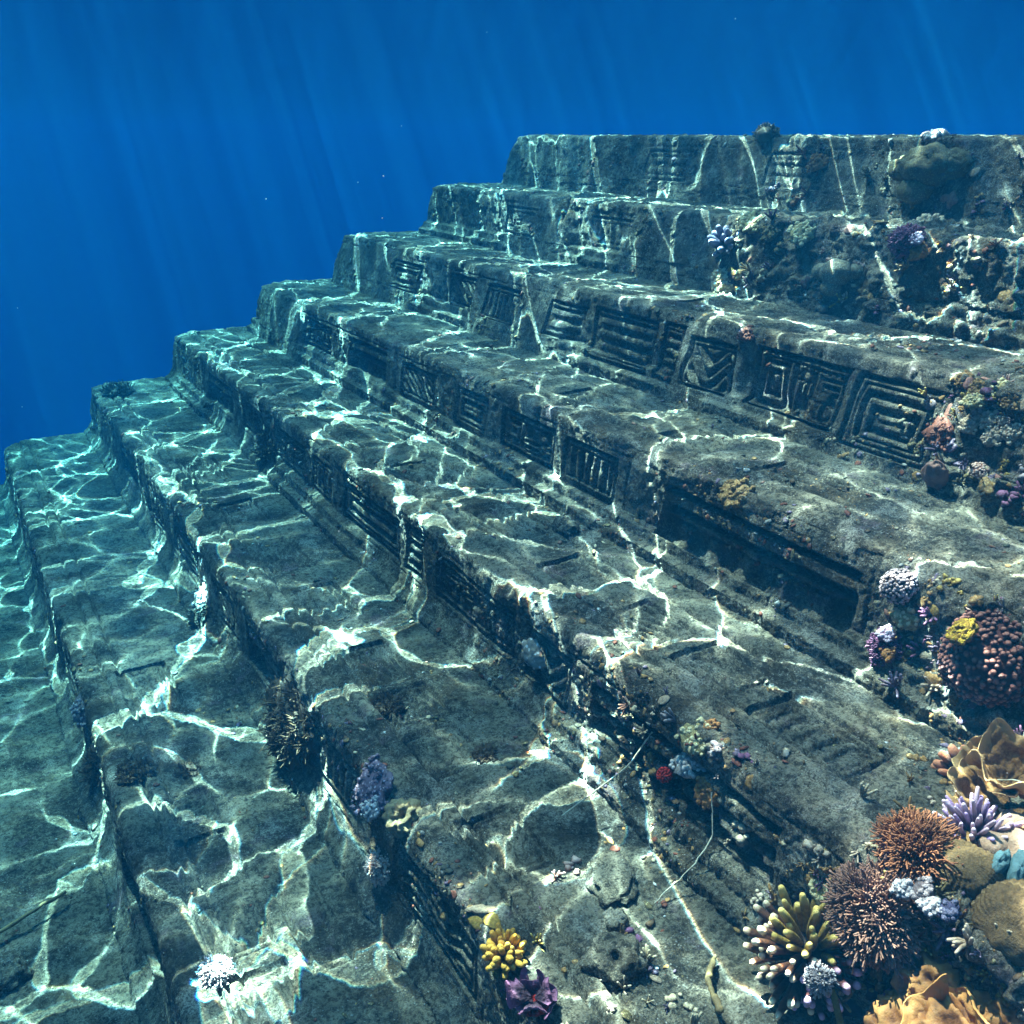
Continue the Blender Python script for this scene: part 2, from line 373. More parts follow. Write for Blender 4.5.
def build_step(k, root):
    xk, zk = nose(k); ye = Y_END[k]
    near = k <= 7
    ds = {0: .011, 1: .010, 2: .008, 3: .0072, 4: .0068, 5: .0068, 6: .0078, 7: .009}.get(k, .04)
    back = 3.9 if k == 0 else 2.1
    s_rows = np.concatenate([np.linspace(-back, -.85, 10 if k else 30)[:-1], np.arange(-.85, .70, ds)])
    ys = [-2.0]; mz = max(1.2, math.hypot(xk, zk)); y_fine = {0: 3.0, 1: 2.4, 2: 1.7, 3: 1.1, 4: .6, 5: 1.3, 6: 1.9, 7: 2.2}.get(k, 99)
    while ys[-1] < ye:
        dist = math.hypot(mz, ys[-1]); st = .00205*dist if near else .05
        if ys[-1] < y_fine-.1: st = .05
        ys.append(ys[-1]+st)
    ys[-1] = ye
    Y, S = np.meshgrid(np.array(ys), s_rows)
    sd = 100+k*17
    def section(pr):
        px = np.interp(s_rows, PS, pr[:, 0]); pz = np.interp(s_rows, PS, pr[:, 1])
        ax = np.gradient(px, s_rows); az = np.gradient(pz, s_rows); l = np.hypot(ax, az); nx, nz = az/l, -ax/l
        for arr in (nx, nz):
            for _ in range(3): arr[1:-1] = .25*arr[:-2]+.5*arr[1:-1]+.25*arr[2:]
        return px[:, None], pz[:, None], nx[:, None], nz[:, None]
    pl = sst(fbm(Y[:1]*.55, Y[:1]*0+k, 2, sd+91)+{0: -.25, 1: -.15, 2: -.12, 4: .05, 5: -.12, 6: -.25, 7: -.3}.get(k, .18)+.06*fbm(Y[:1]*6, Y[:1]*0, 2, sd+92), .14)
    PX, PZ, nx, nz = [A_*pl+B_*(1-pl) for A_, B_ in zip(section(PROF), section(WALL if k >= 4 else PLAIN))]
    l = np.hypot(nx, nz); nx = nx/l; nz = nz/l
    # --- carving
    C = np.zeros_like(Y); C2 = np.zeros_like(Y); panels = []
    edge = (S+.012*pn(Y*5, S*5, sd+1))
    def groove(s0, wd, dp): return -dp*sst(wd-np.abs(edge-s0), .010)
    vis = (S < .02)
    if 2 <= k <= 6:
        C += groove(-.145, .012, .024)*vis+groove(-.235, .012, .024)*vis
        C += .010*sst(.036-np.abs(edge+.19), .014)*vis      # raised border band along the tread
        if k in (2, 3, 4): C += groove(-.575, .018, .030)*vis+groove(-.615, .010, .016)*vis
        if k in (3, 4): C += groove(-.245, .010, .010)+groove(-.34, .012, .010)*(Y > 0)*(Y < 2.7)+groove(-.44, .014, .012)*(Y < 2.6)
    if near: C += groove(.075, .008, .012)*(fbm(Y*.9, S*0, 2, sd+5) > -.05)+groove(.385, .007, .010)
    dep = .042 if k >= 2 else .018
    for q, (a, b, c, d, kd) in enumerate(SPEC.get(k, [])):
        r = panel(C2, Y, S, a, b, c, d, kd, dep, sd+q*3)
        if r: panels.append(r)
    for q, (a, b, c, d, kd) in enumerate(TREAD.get(k, [])):
        r = panel(C2, Y, S, a, b, c, d, kd, .038, sd+40+q*3, 1.0)
        if r: panels.append(r)
    # block joints in the masonry
    rs = np.random.RandomState(k+9); yj = -2.
    while yj < ye:
        C += -.014*sst(.011-np.abs(Y+.02*pn(Y*4, S*4, sd+9)-yj), .008)*(.3+.7*(fbm(Y*2, S*2, 2, sd+11) > -.1))*(S < .37)
        yj += .9+rs.rand()*1.3
    # --- wear: some of the carving is eroded or grown over
    er = np.clip(.95+.9*fbm(Y*1.3, S*1.6, 3, sd+21), .25, 1.1)
    if k <= 2: er *= np.clip((Y-2.3)*2, 0, 1) if k == 2 else .8
    C = C*er+C2*np.clip(er-.06+.35*pn(Y*5, S*5, sd+23), .30, 1.0)
    soft = np.ones_like(Y)                  # dressed stone inside the panels is smoother than the rough block
    for j0, j1, i0, i1, *_ in panels: soft[i0:i1, j0:j1] = .42
    Hh = C
    Hh += .016*fbm(Y*.8, S*1.2, 3, sd+31)
    Hh += .015*fbm(Y*3.1, S*3.1, 3, sd+33)*(1.25-.55*er)
    if near:
        Hh += -.004+soft*.014*fbm(Y*13, S*13, 3, sd+35, .6)*(1.5-.9*er)
        Hh += soft*.0095*np.abs(fbm(Y*29, S*29, 2, sd+37))-.003*sst(fbm(Y*16, S*16, 2, sd+38)-.25, .2)+(.0045*pn(Y*61, S*61, sd+36) if k in (3, 4, 5, 6) else 0)
        # clinging lumps
        lump = fbm(Y*9, S*9, 2, sd+39); Hh += soft*.022*sst(lump-.28, .35)*(1.3-er)
        og = sst({1: 5.2, 2: 2.75, 3: 2.2, 4: 1.65}.get(k, -9)-Y, .6)     # overgrown towards the near right
        Hh += og*(.035*sst(fbm(Y*7, S*7, 3, sd+41)-.05, .4)+.018*np.abs(fbm(Y*17, S*17, 3, sd+43, .6)))
    # chipped and rounded nosing
    chip = sst(fbm(Y*2.3, S*.4, 3, sd+51)-.12, .35)*np.exp(-((S-.0)/.055)**2); Hh -= .045*chip
    # broken far corner of the block
    ce = sst(.28-(ye-Y), .28)*np.exp(-((S-.0)/.14)**2); Hh -= .03*ce*(1+fbm(Y*4, S*4, 2, sd+55))
    hid = sst(-.85-S, .3) if k else 0*S
    Hh = Hh*(1-hid)-.03*hid
    P = np.stack([xk+PX+nx*Hh, Y, zk+PZ+nz*Hh], -1)
    yshift = np.zeros_like(Y); P[..., 1] += .02*pn(Y*6, S*6, sd+61)*sst(ye-Y, .2)
    SURF[k] = (np.array(ys), s_rows, P.copy())
    # end face
    endc = []; last = P[:, -1]; inner = np.array([xk+2.2, ye, zk-.40])
    for j in range(1, 15):
        t = (j/14)**1.4
        q = last*(1-t)+np.stack([last[:, 0]*.15+inner[0]*.85, np.full(len(last), ye), np.full(len(last), inner[2])], -1)*t
        q[:, 1] = ye+.05*fbm(q[:, 0]*3, q[:, 2]*3, 3, sd+71)+.03*math.sin(min(1, j/3)*math.pi/2)
        endc.append(q)
    P = np.concatenate([P, np.array(endc).transpose(1, 0, 2)], 1)
    r, c = P.shape[:2]
    i, j = np.meshgrid(np.arange(r-1), np.arange(c-1), indexing='ij')
    Q = np.stack([i*c+j, (i+1)*c+j, (i+1)*c+j+1, i*c+j+1], -1)
    own = np.zeros((r-1, c-1), int)
    for n_, (j0, j1, i0, i1, y0, y1, s0, s1) in enumerate(panels):
        yy = np.array(ys)[:-1]; jm = np.where((yy >= y0) & (yy <= y1))[0]; imk = np.where((s_rows[:-1] >= s0) & (s_rows[:-1] <= s1))[0]
        if len(jm) and len(imk): own[imk[0]:imk[-1]+1, jm[0]:jm[-1]+1] = n_+1
    flat = P.reshape(-1, 3)
    # shared normals so that a carved panel meets its step without a seam
    du = np.gradient(P, axis=1); dv = np.gradient(P, axis=0); NN = np.cross(du, dv); NN = NN/(np.linalg.norm(NN, axis=-1, keepdims=True)+1e-12)
    NN = -NN.reshape(-1, 3)
    step = None
    for n_ in range(len(panels)+1):
        q = Q[own == n_]
        if not len(q): continue
        ids, inv = np.unique(q.ravel(), return_inverse=True)
        me = np_mesh('step' if n_ == 0 else 'carved_panel', flat[ids], inv.reshape(-1, 4))
        me.normals_split_custom_set_from_vertices(NN[ids].astype(np.float32).tolist()) if False else None
        if n_ == 0: step = link('step', me, M_STONE, root)
        else: link('carved_panel', me, M_STONE, step)
pyramid = bpy.data.objects.new('stepped_pyramid', None); COL.objects.link(pyramid)
tag(pyramid, 'sunken dark stone stepped pyramid with carved risers and algae stained treads', 'pyramid')
for k in range(NS): build_step(k, pyramid)

def at(k, y, s):
    ys, ss, P = SURF[k]
    j = int(np.clip(np.searchsorted(ys, y), 1, len(ys)-2)); i = int(np.clip(np.searchsorted(ss, s), 1, len(ss)-2))
    w = 4
    i0, i1, j0, j1 = max(0, i-w), min(len(ss)-1, i+w), max(0, j-w), min(len(ys)-1, j+w)
    n = np.cross(P[i1, j]-P[i0, j], P[i, j1]-P[i, j0]); n /= np.linalg.norm(n)+1e-9
    if n[2] < 0 and abs(n[2]) > .3: n = -n
    if n[0] > .5: n = -n
    return Vector(P[i, j]), Vector(n)

# ------------------------------------------------------------------ haze: the water itself
def haze():
    m = bpy.data.materials.new("sea_water"); m.use_nodes = True; n = m.node_tree; n.nodes.clear()
    out = N(n, 'ShaderNodeOutputMaterial'); v = N(n, 'ShaderNodeVolumePrincipled')
    v.inputs['Density'].default_value = 0.230
    v.inputs['Color'].default_value = (0.0004, 0.0135, 0.0339, 1)
    v.inputs['Absorption Color'].default_value = (0.0043, 0.6364, 0.8021, 1)
    n.links.new(v.outputs['Volume'], out.inputs['Volume'])
    a = 130; z0, z1 = FLOOR_Z-110, SURF_Z-.03
    V = [(x, y, z) for z in (z0, z1) for y in (-a, a) for x in (-a, a)]
    F = [(0, 2, 3, 1), (4, 5, 7, 6), (0, 1, 5, 4), (2, 6, 7, 3), (0, 4, 6, 2), (1, 3, 7, 5)]
    tag(link('haze', np_mesh('haze', V, F, smooth=False), m), kind='stuff')
haze()
#@@CORALS@@
# ------------------------------------------------------------------ growth on the stone
CAMV = Vector((0, 0, 0))
def frame(k, y, s, lift=0., wn=.6, wu=.5, wc=.25, spin=0., out=0.):
    P, n = at(k, y, s)
    ax = (n*wn+Vector((0, 0, 1))*wu+(CAMV-P).normalized()*wc).normalized()
    q = ax.to_track_quat('Z', 'Y') @ Quaternion((0, 0, 1), spin)
    return P+n*out+ax*lift, q
def root(name, label, cat, pos, group=None, **kw):
    o = bpy.data.objects.new(name, None); COL.objects.link(o); o.empty_display_size = .05
    p, q = frame(*pos, **kw); o.location = p; o.rotation_mode = 'QUATERNION'; o.rotation_quaternion = q
    return tag(o, label, cat, group)
def single(mb, name, m_, label, cat, pos, group=None, smooth=True, **kw):
    o = mb.build(name, m_, None, smooth)
    p, q = frame(*pos, **kw); o.location = p; o.rotation_mode = 'QUATERNION'; o.rotation_quaternion = q
    return tag(o, label, cat, group)
def fib(n, cap):
    """n directions over a cap of half angle cap (radians) round +Z"""
    out = []
    for i in range(n):
        c = 1-(1-math.cos(cap))*(i+.5)/n; a = i*2.399963
        s_ = math.sqrt(max(0, 1-c*c)); out.append(np.array([s_*math.cos(a), s_*math.sin(a), c]))
    return out

def finger_coral(t, n, R, flen, fr, m_base, mats, seed, cap=1.45, fat=1.25, flat=.75, bend=.3):
    rs = np.random.RandomState(seed)
    b = MB(); b.ball((0, 0, 0), (R*.62, R*.62, R*.45), 16, 10, ndisp(3, .18, seed)); b.build('base', m_base, t)
    for i, d in enumerate(fib(n, cap)):
        d = d+rs.randn(3)*.10; d /= np.linalg.norm(d)
        L = flen*(.75+.45*rs.rand()); p0 = d*R*np.array([.5, .5, .36]); p1 = p0+d*L
        side = rs.randn(3)*.12*L+np.array([0, 0, bend*L*.5])
        ts = np.linspace(0, 1, 7)[:, None]; path = p0*(1-ts)+p1*ts+side*ts*ts
        r = fr*(.8+.4*rs.rand())*np.interp(ts[:, 0], [0, .3, .8, 1], [.8, 1.0, fat, fat*.72])
        f = MB(); f.tube(path, r, 9)
        f.build('branch', mats(d, i, rs) if callable(mats) else mats, t)

def bush_coral(t, n, R, twigs, tr, m_, seed, cap=1.5, spread=.28, flat=.85, core=None):
    """a dome of fine forking twigs: each bough is a part"""
    rs = np.random.RandomState(seed)
    c = MB(); c.ball((0, 0, 0), (R*.66, R*.66, R*.60*flat), 22, 14, ndisp(3, .25, seed), tip=lambda D: 0*D[..., 2]); c.build('core', core or m_, t)
    fl = np.array([1, 1, flat])
    for i, d in enumerate(fib(n, cap)):
        d = d+rs.randn(3)*.12; d /= np.linalg.norm(d); f = MB(); Rb = R*(.78+.22*rs.rand()+.30*mnoise.noise(Vector(d*2.2)+Vector((seed, 0, 0))))
        for j in range(int(twigs*2.2)):
            e = d+rs.randn(3)*spread; e /= np.linalg.norm(e); L = Rb*(.86+.2*rs.rand())
            g = e+rs.randn(3)*.55; g /= np.linalg.norm(g); p0 = d*Rb*.42; p1 = p0*.45+e*L*.42+rs.randn(3)*R*.03; p2 = e*L*.84+rs.randn(3)*R*.025
            f.tube(np.array([p0, p1, p2, p2+g*L*.17])*fl, tr*np.array([1.3, 1.15, 1.0, .8]), 5)
            for _ in range(2):
                g = e+rs.randn(3)*.65; g /= np.linalg.norm(g); q = p1*.35+p2*.65
                f.tube(np.array([q, q+g*L*.10, q+g*L*.18+e*L*.05])*fl, tr*np.array([.95, .9, .7]), 4, .5)
        f.build('branch', m_, t)

def plate_mesh(Rr, seed, ruffle=.18, curl=.35, th=.010, ang=2.2, nf=5):
    rs = np.random.RandomState(seed); ph = rs.rand()*6; ph2 = rs.rand()*6
    nr, na = 24, 64
    r = np.linspace(.08, 1, nr)[:, None]; a = np.linspace(-ang/2, ang/2, na)[None]
    rim = 1+.10*np.sin(a*nf*1.0+ph)+.06*np.sin(a*nf*2.3+ph2)
    X = r*np.cos(a)*rim; Y = r*np.sin(a)*rim
    Z = curl*r**1.6+ruffle*r**2.2*np.sin(a*nf+ph)+.05*r*np.sin(a*nf*2.7+ph2)+.012*np.sin(r*26)
    Z = Z+np.array([[.10*mnoise.fractal(Vector((x_*3.2, y_*3.2, seed)), 1., 2., 5) for x_, y_ in zip(xr, yr)] for xr, yr in zip(X, Y)])
    top = np.stack([X, Y, Z], -1)*Rr; bot = top.copy(); bot[..., 2] -= th*(1-.55*r[..., 0][:, None])
    mb = MB(); T = np.repeat(r, na, 1)
    mb.grid(top, T); mb.grid(bot[::-1], T[::-1])
    edge = np.concatenate([top[-1:], (top[-1:]+bot[-1:])*.5+(top[-1:]-top[-2:-1])*.12, bot[-1:]]); mb.grid(edge[::-1], np.ones((3, na)))
    for cidx in (0, -1):
        e = np.stack([top[:, cidx], bot[:, cidx]]); mb.grid(e, np.stack([T[:, cidx]]*2))
    return mb
def plates(t, specs, m_, name='plate'):
    for i, (px, py, pz, az, pitch, Rr, kw) in enumerate(specs):
        o = plate_mesh(Rr, i*3+1, **kw).build(name, m_ if not isinstance(m_, list) else m_[i % len(m_)], t)
        o.location = (px, py, pz); o.rotation_euler = (0, -pitch, az)

def knob_dome(R, flat, n, kr, seed, cap=1.6, jitter=.06, tall=1.0):
    rs = np.random.RandomState(seed); mb = MB()
    mb.ball((0, 0, 0), (R*.93, R*.93, R*flat*.93), 26, 16, ndisp(2.2, .10, seed))
    for d in fib(n, cap):
        d = d+rs.randn(3)*jitter; d /= np.linalg.norm(d); q = d*R*np.array([1, 1, flat])*(.92+.1*rs.rand())
        k_ = kr*(.7+.6*rs.rand())
        mb.ball(q, (k_, k_, k_*tall), 8, 6, None, tip=lambda D: np.clip(D@d*.5+.5, 0, 1))
    return mb
def blob(R, seed, sc=2., amp=.25, nu=30, nv=20, oct=4):
    mb = MB(); mb.ball((0, 0, 0), R, nu, nv, ndisp(sc, amp, seed, oct), tip=lambda D: D[..., 2]*.5+.5); return mb
def cluster(n, spread, r0, r1, seed, flat=.5, amp=.5, sc=2.2, tipz=True):
    rs = np.random.RandomState(seed); mb = MB()
    mb.ball((0, 0, -r0*.2), (spread*.95, spread*.95, spread*flat*.45+r0*.6), 24, 14, ndisp(3.2, .45, seed, 4), tip=lambda D: 0*D[..., 2])
    for i in range(int(n*2.4)):
        a = rs.rand()*6.28; q = spread*math.sqrt(rs.rand())*(1+.25*math.sin(a*3+seed)); r = (r0+(r1-r0)*rs.rand()**2)*.62
        mb.ball((q*math.cos(a), q*math.sin(a), flat*(spread-q)*.8*rs.rand()+r*.3), (r, r*(.8+.4*rs.rand()), r*(.7+.5*rs.rand())), 14, 9,
                ndisp(sc, amp, seed+i, 2), tip=lambda D: D[..., 2]*.5+.5)
    return mb
def fronds(n, R, wd, seed, cap=1.35, wig=.7):
    """a clump of soft branching weed: short curly ribbons springing from a lumpy mat"""
    rs = np.random.RandomState(seed); mb = MB()
    mb.ball((0, 0, 0), (R*.85, R*.8, R*.34), 30, 16, ndisp(3.2, .7, seed, 5), tip=lambda D: 0*D[..., 2])
    for i in range(int(n*4.5)):
        a = rs.rand()*6.283; q = R*.75*math.sqrt(rs.rand()); foot = np.array([q*math.cos(a), q*math.sin(a), R*.20*(1-q/R)])
        d = np.array([foot[0]/R*.9, foot[1]/R*.9, .75])+rs.randn(3)*.35; d /= np.linalg.norm(d); L = R*(.12+.22*rs.rand())
        sd_ = np.cross(d, rs.randn(3)); sd_ /= np.linalg.norm(sd_)+1e-6; cur = rs.randn(3)*wig
        ts = np.linspace(0, 1, 6)[:, None]
        path = foot+d*L*ts+cur*L*ts**2*.6+sd_*np.sin(ts*7+rs.rand()*6)*L*.10
        w_ = wd*.42*np.interp(ts, [0, .5, .85, 1], [.6, 1, 1.1, .5])
        nn = np.cross(d, sd_)*wd*.25
        mb.grid(np.stack([path-sd_*w_, path+nn, path+sd_*w_, path-nn, path-sd_*w_], 1), np.repeat(ts, 5, 1))
    return mb
def stick(pts, r0, r1, n=8, seed=1, wob=.004, m=16):
    rs = np.random.RandomState(seed); pts = np.array(pts, float)
    d = np.r_[0, np.cumsum(np.linalg.norm(np.diff(pts, axis=0), axis=1))]; q = np.linspace(0, d[-1], m)
    path = np.stack([np.interp(q, d, pts[:, c]) for c in range(3)], 1)
    for _ in range(2): path[1:-1] = .25*path[:-2]+.5*path[1:-1]+.25*path[2:]
    path += rs.randn(*path.shape)*wob
    mb = MB(); mb.tube(path, np.linspace(r0, r1, m)*(1+.15*rs.randn(m)), n); return mb
def spts(lst): return [tuple(at(k, y, s)[0]+at(k, y, s)[1]*o) for k, y, s, o in lst]

# --- materials of the growth
o_ = organic
M = dict(
 olive=o_('olive_coral', (0.26, 0.16, 0.025), (0.62, 0.46, 0.14), tippow=(.82, 1.0)), cream_tip=o_('brown_coral_with_cream_tips', (0.13, 0.048, 0.022), (0.95, 0.72, 0.48), tippow=(.90, 1.0)),
 violet_tip=o_('maroon_coral_with_violet_tips', (0.1, 0.028, 0.03), (0.68, 0.42, 0.62), tippow=(.90, 1.0)), lilac=o_('lilac_coral', (.17,.085,.17), (.68,.50,.60), tippow=(.45, .95)),
 base_dark=o_('dark_coral_base', (.045, .030, .028)), gold=o_('gold_coral', (.20,.095,.010), (.42,.23,.03), tippow=(.4, .95)),
 purple=o_('purple_coral', (0.06, 0.022, 0.1), (0.42, 0.28, 0.5), tippow=(.45, .95)), red=o_('red_sponge', (.42, .014, .010), scale=60), rust=o_('rust_brown_coral', (0.2, 0.062, 0.022), (0.3, 0.12, 0.055), tippow=(.5, 1)),
 maroon=o_('maroon_coral', (0.12, 0.045, 0.03), (0.27, 0.14, 0.1), tippow=(.5, 1)), lav=o_('lavender_tuft', (.18,.14,.15), (.42,.35,.35)),
 tan=o_('tan_plate_coral', (0.24, 0.115, 0.035), (0.58, 0.36, 0.16), tippow=(.80, 1)), orange_tip=o_('dark_coral_with_orange_tips', (.055, .022, .018), (.55, .22, .12), tippow=(.62, .98)),
 flesh=o_('pinkish_tan_coral', (.20,.11,.07), (.34,.22,.15), tippow=(.5, 1)), teal=o_('teal_lobe', (.030,.075,.090), (.055,.12,.14), rough=.45),
 olive_fan=o_('olive_ridged_coral', (0.14, 0.085, 0.03), (0.3, 0.2, 0.09), tippow=(.85, 1)), white=o_('white_soft_coral', (0.34, 0.31, 0.33), (0.58, 0.54, 0.54), scale=60),
 orange_fold=o_('orange_tan_folded_coral', (.21,.080,.020), (.50,.24,.075), tippow=(.60, 1.0), dark=(.085, .030, .010), scale=30), pale_yellow=o_('pale_yellow_coral', (.42, .33, .14), (.72, .62, .36)),
 green=o_('green_blade', (.075, .10, .022), (.16, .18, .05)), wine=o_('wine_red_coral', (.105, .026, .020), (.30, .13, .10), tippow=(.7, 1)), yellow=o_('yellow_coral', (.30,.17,.010), (.48,.32,.03)),
 pink=o_('pink_soft_coral', (.55, .33, .45), (.85, .70, .80)), dots=o_('lilac_dotted_coral', (.07,.045,.045), (.42,.32,.34), tippow=(.55, .9)), pinkbrown=o_('pinkish_brown_sponge', (.24, .125, .10), scale=30),
 cream=o_('cream_soft_coral', (0.38, 0.28, 0.19), (0.58, 0.46, 0.34)), redbrown=o_('red_brown_crust', (.17, .050, .028), scale=35), grey=o_('grey_green_boulder_coral', (0.17, 0.155, 0.105), scale=50, speck=(.33, .34, .27)),
 blue=o_('blue_violet_sponge', (0.06, 0.06, 0.13), (0.17, 0.17, 0.26)), tancl=o_('tan_cluster', (.36, .26, .15), (.55, .45, .30)), mound=o_('olive_mound_coral', (0.11, 0.085, 0.035), scale=45, speck=(.28, .24, .12)),
 algae=o_('dark_brown_algae', (0.05, 0.03, 0.016), (0.13, 0.08, 0.042), rough=.6), dkalg=o_('blackish_algae', (.022, .026, .020), (.06, .065, .05), rough=.6), orange=o_('orange_sponge', (.40, .17, .05), scale=50), coralpink=o_('coral_pink', (.42, .19, .14), (.70, .48, .40)),
 crust=o_('purple_crust', (.13, .09, .14), scale=25, speck=(.35, .28, .36)), ring=o_('tan_ring_sponge', (.25,.19,.10), scale=30), bubble=o_('white_bubble_coral', (0.42, 0.38, 0.36), (0.62, 0.58, 0.56)), ochre=o_('ochre_crust', (.27, .15, .05), scale=30, speck=(.40, .27, .12)),
 wood=o_('waterlogged_wood', (.23, .165, .075), scale=25), bone=o_('pale_whip', (.58, .54, .42), scale=30), patch=o_('pale_blue_crust', (.25,.25,.23), scale=18, speck=(.62, .66, .68)), blackred=o_('blackish_purple_coral', (.035, .014, .030), (.20, .08, .16)),
)
# --- bottom right: the garden on the edge nearest to the camera
t = root('finger_coral', 'large finger coral with olive crown and cream and violet tips below the step edge', 'coral', (4, 1.47, .42), wn=1.0, wu=.25, wc=.55, out=.04)
def fm(d, i, rs):
    w = t.rotation_quaternion @ Vector(d); 
    return M['olive'] if w.z > .62 else (M['violet_tip'] if (w.y < -.35 and rs.rand() < .75) else M['cream_tip'])
finger_coral(t, 98, .125, .110, .0108, M['base_dark'], fm, 4, cap=1.65)
t = root('bush_coral', 'rust brown bushy coral with fine upright twigs beside the lilac finger coral', 'coral', (4, 1.33, -.12), wn=.3, wu=.8, wc=.2)
bush_coral(t, 36, .145, 11, .0030, M['rust'], 6, cap=1.15)
t = root('bush_coral', 'wide maroon bushy coral between the rust brown bush and the large finger coral', 'coral', (4, 1.31, .13), wn=.8, wu=.4, wc=.4)
bush_coral(t, 46, .170, 11, .0034, M['maroon'], 7, cap=1.45)
t = root('tuft_coral', 'small round lavender tuft on the lower rim of the maroon bush', 'coral', (4, 1.31, .27), wn=.9, wu=.1, wc=.7, out=.17)
bush_coral(t, 26, .055, 6, .0024, M['lav'], 8, cap=1.5)
t = root('plate_coral', 'tan plate coral with overlapping ruffled leaves at the right edge of the picture', 'coral', (4, 1.34, -.58), wn=.4, wu=.6, wc=.4, spin=0.4, lift=.02)
plates(t, [(.02, 0, .03, -1.2, .1, .20, dict(curl=.45, ruffle=.28)), (.03, .03, .06, .1, .35, .17, dict(curl=.35)), (-.02, .02, .09, 1.3, .5, .17, dict(curl=.3)),
           (0, -.03, .05, 2.5, .3, .19, dict(curl=.4)), (0, .0, .11, -2.3, .7, .15, dict(curl=.25)), (0, 0, .12, -.6, .8, .13, dict(curl=.2)), (.03, -.05, .01, -2.9, .05, .22, dict(curl=.4))], M['tan'])
t = root('finger_coral', 'dark stubby finger coral with orange tips left of the tan plate coral', 'coral', (4, 1.50, -.60), wn=.6, wu=.3, wc=.4)
finger_coral(t, 26, .065, .070, .013, M['base_dark'], M['orange_tip'], 14, cap=1.5, fat=1.2)
t = root('finger_coral', 'lilac and violet finger coral with pale pointed tips below the tan plate coral', 'coral', (4, 1.30, -.36), wn=.4, wu=.7, wc=.3)
finger_coral(t, 70, .085, .085, .0085, M['base_dark'], lambda d, i, rs: M['lilac'] if rs.rand() < .55 else M['purple'], 15, cap=1.35, fat=.9)
t = root('lobe_coral', 'pinkish tan lobed coral at the right border above the teal lobes', 'coral', (4, 1.17, -.38), wn=.4, wu=.7, wc=.3)
for i, (x, y, z, r) in enumerate([(0, 0, .03, .065), (.07, .03, .02, .06), (-.03, .07, .03, .055), (-.055, -.03, .03, .05), (.03, -.065, .02, .055)]):
    b = blob((r, r*1.1, r*.85), 30+i, 2.2, .22, 22, 14); o = b.build('lobe', M['flesh'], t); o.location = (x, y, z)
t = root('clam', 'smooth teal lobed clam at the right border above the olive ridged coral', 'clam', (4, 1.12, -.26), wn=.5, wu=.6, wc=.4, lift=.05)
for i, (x, y, z, r) in enumerate([(-.03, 0, .02, .042), (.02, .012, .02, .048), (.07, .0, .02, .042)]):
    o = blob((r*.62, r*1.35, r), 60+i, 2.8, .20, 30, 20).build('lobe', M['teal'], t); o.location = (x, y, z); o.rotation_euler = (.2, .1*i, .25*i-.2)
def ridged(R, seed):
    mb = MB()
    def dsp(D):
        a = np.arctan2(D[..., 1], D[..., 0]); base = ndisp(1.6, .12, seed, 2)(D)
        w_ = np.sin(a*34+6*base)*np.clip(1-D[..., 2]**2, 0, 1)+.6*np.sin(D[..., 2]*50)
        return base+.035*w_
    mb.ball((0, 0, 0), R, 110, 44, dsp, tip=lambda D: np.clip(1.02-abs(D[..., 2]-.05)*3, 0, 1)); return mb
single(ridged((.12, .12, .10), 5), 'brain_coral', M['olive_fan'], 'big rounded olive coral with fine ridges cut by the right border', 'coral', (4, .99, -.12), wn=.7, wu=.5, wc=.5, lift=.03)
single(ridged((.10, .085, .06), 9), 'brain_coral', M['olive_fan'], 'small dull olive ridged coral left of the big ridged one', 'coral', (4, 1.20, -.16), wn=.6, wu=.6, wc=.4, lift=.02)
t = root('soft_coral', 'white and pale blue knobbly soft coral under the small olive ridged coral', 'coral', (4, 1.17, .00), wn=.7, wu=.5, wc=.5, out=.06)
for i, m_ in enumerate(('white', 'lav', 'white', 'blue')):
    o = cluster(9, .03, .009, .018, 70+i).build('lobe', M[m_], t); o.location = ((i-1.5)*.042, (-.012, .016, -.006, .01)[i], .0)
t = root('folded_coral', 'large orange tan folded coral with bright rim in the bottom right corner', 'coral', (4, .98, .30), wn=.75, wu=.55, wc=.3, spin=1.0, out=.02)
for i, (x, y, z, r) in enumerate([(0, 0, .03, .13), (.15, .02, .0, .12), (-.13, .05, .01, .11), (.03, -.15, .0, .12), (.02, .15, .0, .11), (-.10, -.11, .0, .10), (.14, .14, -.02, .10), (.16, -.13, -.02, .11)]):
    mb = MB(); rg = ndisp(1.5, .30, 300+i, 4, True); md = ndisp(4.5, .10, 320+i, 3)
    mb.ball((0, 0, 0), (r, r, r*.8), 64, 40, lambda D: rg(D)+md(D), tip=lambda D: np.clip(.38+rg(D)*1.6, 0, 1))
    o = mb.build('fold', M['orange_fold'], t); o.location = (x, y, z)
plates(t, [(0, 0, .05, a_, .55, .17, dict(curl=.2, ruffle=.28, nf=4, th=.02, ang=1.8)) for a_ in (.3, 2.2, 4.2)], M['orange_fold'], 'fold')
single(cluster(34, .05, .010, .018, 80), 'knob_coral', M['pale_yellow'], 'small pale yellow knobbly coral above the large finger coral', 'coral', (4, 1.50, .20), wn=.9, wu=.3, wc=.5)
single(cluster(22, .045, .010, .020, 83), 'knob_coral', M['ochre'], 'ochre knobbly coral crust between the pale yellow one and the maroon bush', 'coral', (4, 1.42, .13), wn=.9, wu=.3, wc=.5)
